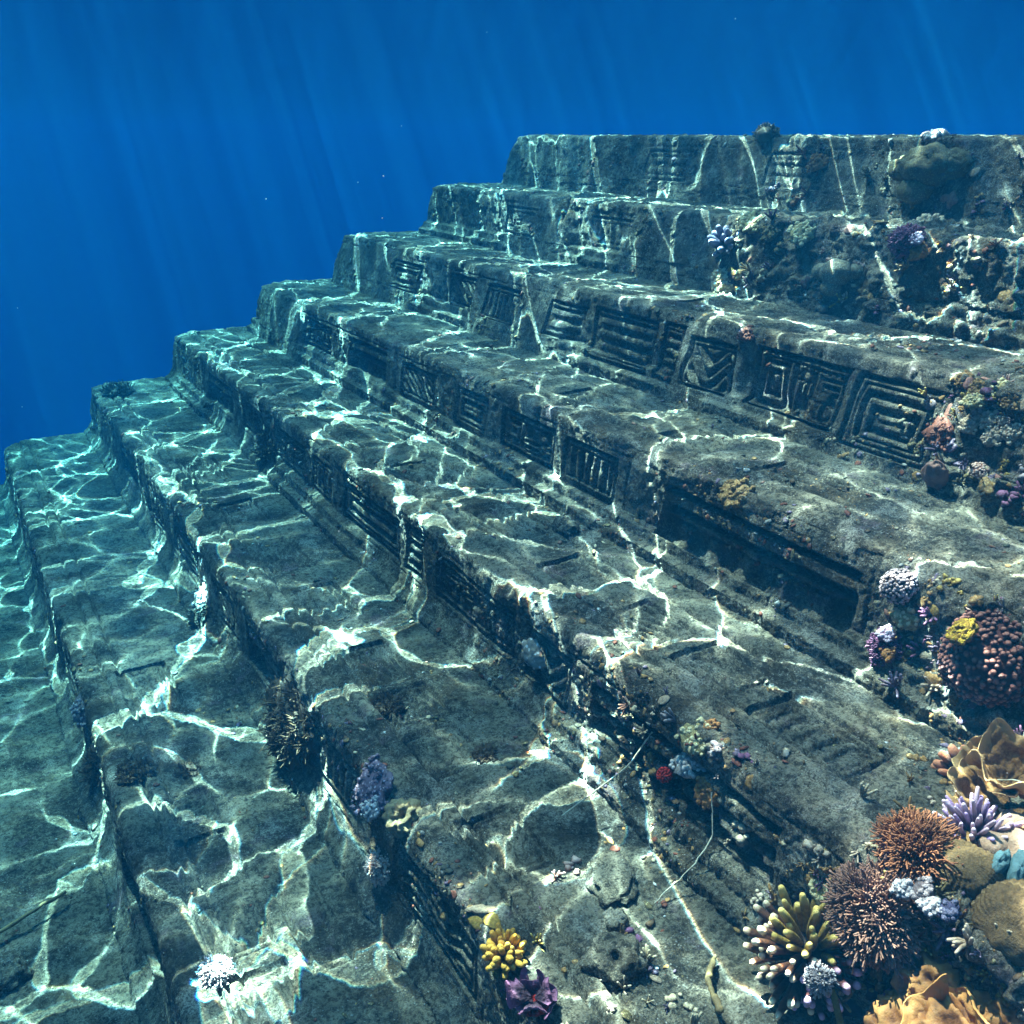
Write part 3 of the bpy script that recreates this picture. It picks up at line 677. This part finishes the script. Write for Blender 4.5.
# blade
bl = MB(); pp = np.array(spts([(4, 1.24, .26, .20)])[0]); q0 = np.array([0, 0, 0.])
ts = np.linspace(0, 1, 12)[:, None]; right = np.array([math.cos(AZ), -math.sin(AZ), 0])
path = ts*(right*.075+np.array([0, 0, -.20]))+np.sin(ts*2.2)*right*(-.012)
w_ = .011*np.interp(ts, [0, .15, .8, 1], [.25, .9, 1, .5])
bl.grid(np.stack([path-right*w_, path+np.array([0, -.002, .003]), path+right*w_, path-np.array([0, -.002, .003]), path-right*w_], 1), np.repeat(ts, 5, 1))
o = bl.build('sea_grass_blade', M['green']); o.location = pp; tag(o, 'single green blade of sea grass leaning under the lavender tuft', 'sea grass')
# --- risers on the right
t = root('knob_coral', 'wine red domed coral of tiny knobs with a yellow patch at the right edge', 'coral', (3, 1.66, .20), wn=.9, wu=.35, wc=.3, spin=.5, out=.02)
knob_dome(.165, .62, 420, .0105, 3, 1.75).build('dome', M['wine'], t)
_d = t.rotation_quaternion.inverted() @ Vector((-right[0]*.8, -right[1]*.8, .75)).normalized()
o = cluster(60, .05, .009, .015, 91, .9).build('yellow_patch', M['yellow'], t); o.location = _d*.155; o.rotation_mode = 'QUATERNION'; o.rotation_quaternion = _d.to_track_quat('Z', 'Y')
t = root('bush_coral', 'dark maroon tuft with a pink soft centre at the foot of the riser', 'coral', (3, 2.07, .36), wn=.9, wu=.3, wc=.5)
bush_coral(t, 22, .095, 7, .0034, M['blackred'], 23, cap=1.5)
o = cluster(26, .032, .007, .013, 92).build('soft_centre', M['pink'], t); o.location = (0, .02, .085)
o = cluster(10, .026, .010, .016, 93).build('orange_lump', M['orange'], t); o.location = (.03, -.05, .06)
single(knob_dome(.068, .75, 190, .0070, 24, 1.6), 'knob_coral', M['dots'], 'lilac dotted dome coral on the step edge above the dark maroon tuft', 'coral', (3, 2.08, .10), wn=.8, wu=.4, wc=.4, out=.02)
single(cluster(16, .06, .012, .022, 95), 'knob_coral', M['pale_yellow'], 'pale yellow crust lump just under the lilac dotted dome', 'coral', (3, 2.02, .20))
single(blob((.055, .045, .085), 41, 2.5, .22), 'sponge', M['pinkbrown'], 'pinkish brown oval sponge standing beside the nested squares carving', 'sponge', (2, 2.52, .46), wn=.4, wu=.8, out=.03)
t = root('soft_coral', 'cream white cauliflower soft coral cluster on the upper right riser', 'coral', (2, 2.41, .15), wn=.9, wu=.3, wc=.4, out=.01)
for i, (x, y) in enumerate([(0, 0), (.07, .03), (-.06, .05), (.05, -.07), (-.07, -.04), (.0, .10), (.12, -.03)]):
    o = cluster(22, .042, .010, .019, 100+i).build('head', M['cream'], t); o.location = (x, y, .01)
t = root('soft_coral', 'golden yellow knobbly coral row along the step edge above the cream cluster', 'coral', (2, 2.50, .02), wn=.6, wu=.6, wc=.3)
for i, (x, y) in enumerate([(0, 0), (.09, .02), (-.09, .03), (.02, -.08), (.17, -.04)]):
    o = cluster(18, .045, .010, .021, 120+i).build('head', M['pale_yellow' if i % 2 else 'ochre'], t); o.location = (x, y, .0)
single(cluster(30, .075, .012, .024, 130), 'crust_coral', M['redbrown'], 'red brown lumpy crust left of the cream cluster', 'coral', (2, 2.60, .24), wn=1, wu=.1)
single(knob_dome(.042, .9, 80, .007, 31), 'knob_coral', M['coralpink'], 'small pinkish ball coral below the cream cluster', 'coral', (2, 2.36, .40), out=.02)
single(cluster(22, .05, .012, .022, 135), 'crust_coral', M['redbrown'], 'small rust red crust on the step edge above the long carved panel', 'coral', (2, 3.95, .03))
# --- second step from the top
t = root('bush_coral', 'dark purple coral clump with an orange and pink side on the second step', 'coral', (1, 3.66, .05), wn=.7, wu=.6, wc=.2)
bush_coral(t, 26, .12, 7, .006, M['blackred'], 51, cap=1.5)
o = cluster(22, .05, .014, .024, 140).build('orange_side', M['orange'], t); o.location = (.09, -.07, .03)
o = cluster(14, .035, .010, .018, 141).build('pink_side', M['pink'], t); o.location = (.07, -.02, .08)
t = root('boulder_coral', 'grey green boulder coral of three smooth lobes on the second riser', 'coral', (1, 4.05, .27), wn=.9, wu=.3, wc=.3, out=.02)
for i, (x, y, z, r) in enumerate([(0, 0, .04, .085), (-.11, .0, .02, .05), (-.01, -.09, .02, .055), (.10, .03, .0, .05)]):
    o = blob((r*1.2, r, r*.8), 150+i, 1.5, .10, 24, 16).build('lobe', M['grey'], t); o.location = (x, y, z)
t = root('knob_coral', 'olive yellow crust coral hanging over the second step edge', 'coral', (1, 4.88, .04), wn=.7, wu=.5)
for i, (x, y) in enumerate([(0, 0), (.11, .0), (-.10, .03), (.19, -.05)]):
    o = cluster(26, .07, .014, .028, 160+i).build('head', M['mound' if i % 2 else 'pale_yellow'], t); o.location = (x, y, 0)
t = root('tube_sponge', 'blue violet sponge of short tubes on the second riser under the olive crust', 'sponge', (1, 5.10, .20), wn=.8, wu=.6, wc=.2)
finger_coral(t, 20, .075, .085, .020, M['base_dark'], M['blue'], 52, cap=1.4, fat=1.1)
single(cluster(46, .10, .014, .028, 170), 'knob_coral', M['tancl'], 'tan coral cluster at the foot of the second riser', 'coral', (1, 4.98, .48))
single(cluster(40, .085, .014, .028, 175), 'knob_coral', M['pale_yellow'], 'yellowish knobbly coral on the second step edge right of the olive crust', 'coral', (1, 4.42, .06))
single(cluster(20, .05, .012, .022, 176), 'knob_coral', M['coralpink'], 'small rosy coral knot between the boulder coral and the purple clump', 'coral', (1, 3.95, .20))
# --- top step
t = root('boulder_coral', 'olive mound coral with a shaded underside on the top riser', 'coral', (0, 4.22, .20), wn=.9, wu=.5, wc=.1, out=.02)
for i, (x, y, z, r) in enumerate([(0, 0, .05, .14), (-.17, .0, .02, .085), (.15, .04, .02, .10), (-.02, -.15, .0, .09)]):
    o = blob((r*1.25, r, r*.8), 180+i, 2.6, .22, 30, 18).build('lobe', M['mound'], t); o.location = (x, y, z)
single(cluster(40, .085, .016, .03, 190), 'sponge', M['orange'], 'orange brown sponge crust high on the top riser', 'sponge', (0, 5.20, .15))
t = root('bush_coral', 'round dark coral tuft on the rim of the top step against open water', 'coral', (0, 5.86, -.09), wn=.2, wu=1, wc=.0)
bush_coral(t, 30, .105, 7, .005, M['algae'], 61, cap=1.7, spread=.32)
o = blob((.06, .06, .06), 62, 2, .3, 20, 14).build('stem', M['algae'], t); o.location = (-.07, .06, .0)
single(cluster(16, .07, .022, .045, 195, .7), 'crust_coral', M['white'], 'whitish lump on the rim of the top step near the right edge', 'coral', (0, 4.32, -.04), wu=1)
single(cluster(20, .08, .02, .04, 197, .6), 'crust_coral', M['cream'], 'pale cream lumps lying at the foot of the top riser on the right', 'coral', (1, 4.0, -.62), wu=1)
single(cluster(12, .05, .015, .03, 198, .6), 'crust_coral', M['patch'], 'pale blue pebble of coral on the second tread near the right edge', 'coral', (1, 3.70, -.45), wu=1)
# --- middle steps
single(cluster(26, .075, .012, .026, 200), 'crust_coral', M['ochre'], 'orange brown crust on the step edge above the deep ledge carving', 'coral', (3, 3.02, .02))
t = root('soft_coral', 'white bubble coral cluster on the dark riser of the wide step', 'coral', (4, 2.20, .15), wn=.9, wu=.3, wc=.5)
cluster(26, .06, .013, .020, 210, .4, .03).build('bubbles', M['bubble'], t)
t = root('crust_coral', 'ochre and orange knobs on the step edge above the white bubble coral', 'coral', (4, 2.18, .03), wn=.7, wu=.5)
cluster(24, .06, .010, .022, 211).build('ochre_knobs', M['pale_yellow'], t); o = cluster(10, .03, .010, .018, 212).build('orange_knobs', M['orange'], t); o.location = (.03, .06, 0)
single(cluster(14, .05, .012, .020, 214), 'sponge', M['orange'], 'small orange sponge under the white bubble coral', 'sponge', (4, 2.08, .20))
single(knob_dome(.029, .8, 60, .005, 33), 'sponge', M['red'], 'bright red sponge on the dark riser', 'sponge', (4, 2.30, .26), out=.035, wn=.6, wu=.7)
single(blob((.085, .07, .022), 43, 3, .35), 'crust_sponge', M['patch'], 'pale blue white crust patch beside the chevron carving', 'sponge', (4, 3.28, .22), wn=1, wu=0, wc=0)
t = root('algae_bush', 'large blackish brown algae bush hanging from the edge of a lower step', 'algae', (5, 4.06, .24), wn=.9, wu=.2, wc=.2, out=.02)
for i in range(5):
    o = fronds(60, .16, .010, 220+i, 1.4).build('frond_tuft', M['algae'], t); o.location = ((i-2)*.055, (.04, -.06, .05, -.03, .02)[i], .01)
single(fronds(110, .085, .007, 230), 'algae_tuft', M['algae'], 'small brown algae tuft on the tread beside the arc carvings', 'algae', (5, 3.62, -.29), wu=1, wn=.4)
single(fronds(40, .06, .006, 231), 'algae_tuft', M['algae'], 'smallest brown algae tuft between the carved strip and the tall riser', 'algae', (5, 3.05, -.50), wu=1, wn=.4)
t = root('soft_coral', 'coral pink branching cluster low on the riser under the purple crust', 'coral', (5, 2.97, .32), wn=.9, wu=.3, wc=.4)
bush_coral(t, 18, .085, 6, .0055, M['coralpink'], 71, cap=1.5)
t = root('crust_coral', 'purple and white crust spread over a lower step edge', 'coral', (5, 3.12, .03), wn=.8, wu=.4)
cluster(34, .11, .012, .028, 240, .3).build('purple_crust', M['crust'], t); o = cluster(18, .05, .010, .020, 241, .3).build('white_crust', M['white'], t); o.location = (.06, -.06, .01)
def ring():
    mb = MB(); f = ndisp(2.6, .35, 245, 4)
    def dsp(D): return f(D)-.80*np.exp(-((D[..., 0]-.1)**2+(D[..., 1]+.1)**2)/.10)*(D[..., 2] > 0)
    mb.ball((0, 0, 0), (.075, .070, .055), 48, 32, dsp); return mb
single(ring(), 'ring_sponge', M['ring'], 'tan ring shaped sponge with a hollow centre on a lower step edge', 'sponge', (5, 2.88, .00), wn=.6, wu=.4, wc=.4)
t = root('finger_coral', 'small gold stubby finger coral on the tread in the bottom centre', 'coral', (5, 2.06, -.02), wn=.4, wu=.7, wc=.4)
finger_coral(t, 48, .055, .050, .0095, M['base_dark'], M['gold'], 81, cap=1.45, fat=1.3)
t = root('sponge', 'blackish purple petalled sponge with a red mouth at the bottom of the picture', 'sponge', (5, 1.84, .00), wn=.5, wu=.6, wc=.4)
plates(t, [(0, 0, .01*i_, a_, .25+.12*(i_ % 3), .07+.015*(i_ % 2), dict(curl=.3, nf=4, ang=1.3, ruffle=.3)) for i_, a_ in enumerate((.2, 1.2, 2.3, 3.1, 4.2, 5.3, .7, 3.6))], M['blackred'], 'petal')
o = cluster(14, .026, .010, .020, 82, .5).build('mouth', M['red'], t); o.location = (.012, -.01, .03)
def rock(name, label, pos, R, seed, hole=False, cat='rock', **kw):
    mb = MB(); f = ndisp(1.7, .35, seed, 4)
    def dsp(D):
        r = f(D); q = np.max(np.abs(D), -1); r = r+.22*(1/q-1.2)
        if hole: r = r-.75*np.exp(-((D[..., 0]-.2)**2+(D[..., 1]+.3)**2)/.035)*(D[..., 2] > 0)
        return r
    mb.ball((0, 0, 0), R, 48, 32, dsp); return single(mb, name, M_STONE, label, cat, pos, **kw)
rock('rock', 'grey rock with a dark hole lying on the tread right of the gold finger coral', (5, 1.84, -.31), (.10, .085, .06), 3, True, wu=1, wn=.5, lift=.02)
rock('rock', 'flat dark angular stone slab against the foot of the tall riser', (5, 2.14, -.52), (.085, .125, .035), 5, wu=1, wn=.6, lift=.015, spin=.6)
rock('rock', 'small rounded stone beside the grey rock with the hole', (5, 1.98, -.42), (.045, .05, .035), 8, wu=1, lift=.01)
rock('rock', 'broken stone lump at the foot of the riser left of the deep ledge carving', (4, 4.0, -.63), (.07, .09, .05), 11, wu=1, lift=.015)
rock('rock', 'low broken stone lying on the leftmost tread next to the stick', (7, 3.9, -.30), (.12, .10, .06), 12, wu=1, lift=.015)
# --- left and lower steps
single(fronds(120, .10, .008, 250), 'algae_tuft', M['algae'], 'brown algae tuft on the edge of the lower left tread above the ladder carving', 'algae', (6, 4.40, -.13), wu=.8)
single(fronds(60, .07, .006, 251), 'algae_tuft', M['algae'], 'thin brown algae tuft in the middle of the lower left tread', 'algae', (6, 4.30, -.36), wu=.8)
t = root('soft_coral', 'white cauliflower cluster on the riser of a left step above the algae bush', 'coral', (5, 5.90, .34), wn=.9, wu=.3, wc=.3)
cluster(40, .10, .014, .030, 260).build('head', M['white'], t)
single(fronds(110, .13, .011, 265), 'algae_tuft', M['dkalg'], 'dark algae tuft under the white cauliflower cluster', 'algae', (5, 5.85, .44))
t = root('tuft_coral', 'pale grey bushy tuft on the lower left tread near the bottom', 'coral', (6, 2.95, -.16), wu=1, wn=.3)
bush_coral(t, 18, .075, 7, .0032, M['lav'], 91, cap=1.35)
single(fronds(160, .16, .016, 270), 'algae_tuft', M['dkalg'], 'dark algae mat on the far corner of a left step against open water', 'algae', (5, 10.4, -.22), wu=1)
single(fronds(120, .16, .013, 272), 'algae_tuft', M['dkalg'], 'dark algae tuft on the left riser half way up the stairway', 'algae', (4, 7.3, .30))
single(fronds(120, .14, .012, 273), 'algae_tuft', M['algae'], 'brown algae tuft clinging low on the leftmost riser', 'algae', (6, 5.0, .25))
t = root('soft_coral', 'whitish speckled coral patch on the edge of the leftmost tread', 'coral', (6, 5.35, .10), wn=.9, wu=.3)
cluster(36, .10, .010, .022, 280).build('head', M['lav'], t)
# sticks and whips
o = stick(spts([(7, 4.27, -.62, .07), (7, 4.07, -.09, .05)]), .009, .012, seed=2, wob=.002).build('driftwood_stick', M['wood']); tag(o, 'long straight brown stick lying on the lowest tread at the left', 'stick')
o = stick(spts([(5, 1.68, -.60, .03), (5, 1.60, -.50, .05), (5, 1.50, -.43, .09)]), .008, .011, seed=3, wob=.002).build('twig', M['wood']); tag(o, 'short ochre twig at the foot of the riser left of the large finger coral', 'twig')
o = stick(spts([(4, 2.42, .14, .05), (4, 2.40, .28, .10), (5, 2.48, -.52, .06)]), .0035, .0028, 6, 4, .001, 24).build('sea_whip', M['bone']); tag(o, 'thin straight pale sea whip leaning against the dark riser', 'sea whip')
o = stick(spts([(4, 2.05, .18, .02), (4, 1.98, .34, .035), (4, 1.98, .5, .03), (5, 1.98, -.58, .02)]), .0028, .0022, 6, 5, .002, 24).build('sea_whip', M['bone']); tag(o, 'thin crooked pale sea whip right of the bright red sponge', 'sea whip')
o = stick(spts([(4, 1.12, -.44, .10), (4, 1.25, -.52, .15), (4, 1.40, -.52, .10)]), .004, .003, 6, 6, .001, 24).build('sea_whip', M['bone']); tag(o, 'curved pale sea whip arching over the lilac finger coral', 'sea whip')

# ------------------------------------------------------------------ uncountable small crusts clinging to the stone
def encrust(total=15000):
    rs = np.random.RandomState(77)
    names = ['tancl', 'crust', 'algae', 'mound', 'patch', 'redbrown', 'ochre', 'dkalg', 'grey', 'maroon']
    pr = np.array([.09, .16, .20, .13, .04, .05, .09, .16, .03, .05]); pr /= pr.sum()
    ico = [np.array(v) for v in ()]
    nv_, nu_ = 4, 6
    v = np.linspace(0, np.pi, nv_+1); u = np.arange(nu_)/nu_*2*np.pi
    D = np.stack([np.sin(v)[:, None]*np.cos(u)[None], np.sin(v)[:, None]*np.sin(u)[None], np.repeat(np.cos(v)[:, None], nu_, 1)], -1).reshape(-1, 3)
    i, j = np.meshgrid(np.arange(nv_), np.arange(nu_), indexing='ij'); i = i.ravel(); j = j.ravel(); j2 = (j+1) % nu_
    F = np.stack([i*nu_+j, (i+1)*nu_+j, (i+1)*nu_+j2, i*nu_+j2], 1)
    V = []; Q = []; MI = []; T = []; cnt = 0
    share = {0: .08, 1: .11, 2: .16, 3: .19, 4: .20, 5: .14, 6: .08, 7: .04}
    for k, sh in share.items():
        ys, ss, P = SURF[k]; n = int(total*sh)
        got = 0; tries = 0
        while got < n and tries < 40:
            tries += 1
            m = n*2
            jj = rs.randint(4, len(ys)-4, m); lo = np.searchsorted(ss, -.78); ii = rs.randint(lo, len(ss)-4, m)
            yy = ys[jj]; s_ = ss[ii]
            dens = np.clip(fbm(yy*2.2, s_*2.2, 2, 300+k)*1.6+.10, 0, 1)
            dens = dens*np.where(s_ > -.05, 1.0, .45)*np.where((k in (1, 2, 3, 4)) & (yy < 3.2), 1.6, .8)
            keep = rs.rand(m) < dens
            for a, b in zip(ii[keep], jj[keep]):
                if got >= n: break
                if ys[b] < .4: continue
                p = P[a, b]; t1 = P[a+2, b]-P[a-2, b]; t2 = P[a, b+2]-P[a, b-2]
                nn = np.cross(t2, t1); nn /= np.linalg.norm(nn)+1e-9
                if nn@np.array([-.5, 0, .8]) < 0: nn = -nn
                dist = np.linalg.norm(p); r = (.0028+.013*rs.rand()**3.2)*(.75+dist*.06)
                q = rs.randn(3); e1 = np.cross(nn, q); e1 /= np.linalg.norm(e1); e2 = np.cross(nn, e1)
                sc = r*np.array([.7+.9*rs.rand(), .7+.6*rs.rand(), .18+.35*rs.rand()])
                d = D*sc*(1+.38*np.sin(D@(rs.randn(3, 1)*2.6)+rs.rand()*6))
                V.append(p+nn*r*.15+d[:, :1]*e1+d[:, 1:2]*e2+d[:, 2:]*nn); Q.append(F+cnt*len(D)); T.append(D[:, 2]*.5+.5)
                c_ = int((fbm(np.array([ys[b]*1.7]), np.array([ss[a]*1.7]), 1, 320+k)[0]+.7)*7+rs.rand()*3) % 10 if rs.rand() < .55 else rs.choice(10, p=pr)
                MI.append(np.full(len(F), c_)); cnt += 1; got += 1
    me = np_mesh('encrusting_growth', np.concatenate(V), np.concatenate(Q), np.concatenate(T), True, np.concatenate(MI))
    tag(link('encrusting_growth', me, [M[x] for x in names]), kind='stuff')
encrust()

def undergrowth():
    rs = np.random.RandomState(31); mb = MB(); names = ['maroon', 'rust', 'mound', 'tancl', 'crust', 'cream', 'ochre', 'blackred', 'olive', 'coralpink', 'lav', 'redbrown']
    zones = [(4, .85, 1.75, -.62, .50, 230), (3, 1.0, 2.0, -.05, .52, 90), (2, 1.7, 2.75, -.1, .5, 110), (5, 1.5, 2.3, -.45, .1, 40), (4, 1.9, 2.6, -.05, .35, 40), (1, 2.8, 5.2, -.06, .5, 60), (0, 3.4, 5.6, .02, .5, 26)]
    for k, y0, y1, s0, s1, n in zones:
        for _ in range(n):
            y = y0+(y1-y0)*rs.rand(); s_ = s0+(s1-s0)*rs.rand()
            if k == 4 and y > 1.35+.35*rs.rand() and s_ < .05 and y < 1.8: continue
            P, nn = at(k, y, s_); P = np.array(P); nn = np.array(nn); far = 1+.12*max(0, np.linalg.norm(P)-4)
            mb.cur = int((mnoise.noise(Vector((y*2.1, s_*3.1, k)))*.9+.5)*9+rs.rand()*4) % 12
            kind = rs.rand(); R = (.014+.026*rs.rand()**1.5)*far
            up_ = nn*.8+np.array([0, 0, .35]); up_ /= np.linalg.norm(up_)
            if kind < .45:      # little sprays of fingers
                for j in range(rs.randint(5, 11)):
                    d = up_+rs.randn(3)*.55; d /= np.linalg.norm(d); L = R*(1.0+.8*rs.rand())
                    mb.tube(np.array([P-nn*.004, P+d*L*.5+rs.randn(3)*.002, P+d*L]), np.array([.17, .16, .12])*R, 6)
            elif kind < .8:     # scabs and knobs
                for j in range(rs.randint(4, 9)):
                    q = P+rs.randn(3)*R*.5; r = R*(.22+.35*rs.rand())
                    mb.ball(q-nn*(np.dot(q-P, nn)*.8), (r, r, r*.8), 9, 6, lambda D, o=rs.randn(3): .35*np.sin(D@o*3.1), tip=lambda D: D[..., 2]*.5+.5)
            else:               # thin crusts
                r = R*1.3; o2 = rs.randn(3)
                e1 = np.cross(nn, rs.randn(3)); e1 /= np.linalg.norm(e1); e2 = np.cross(nn, e1)
                mb.ball(P, (r, r*.8, r*.22), 18, 8, lambda D: .30*np.sin(D@o2*2.7+1)+.15*np.sin(D@o2[::-1]*6), tip=.3, axes=[e1, e2, nn])
    tag(mb.build('coral_undergrowth', [M[x] for x in names]), kind='stuff')
undergrowth()

def specks():
    rs = np.random.RandomState(12); mb = MB(); right = np.array([math.cos(AZ), -math.sin(AZ), 0]); up = np.array([0, 0, 1.]); f = np.array(fwd)
    for i in range(120):
        d = 1.2+8*rs.rand(); x = (rs.rand()-.5)*1.5*d; z = (rs.rand()-.42)*1.3*d
        p = f*d+right*x+up*z
        if p[2] > SURF_Z-.2: continue
        mb.ball(p, (.0012+.0022*rs.rand()**2)*(.5+d*.16), 6, 4)
    m, n, b, out = mat("suspended_matter"); b.inputs['Base Color'].default_value = (.62, .60, .52, 1); b.inputs['Roughness'].default_value = .8
    tag(mb.build('suspended_particles', m), kind='stuff')
specks()
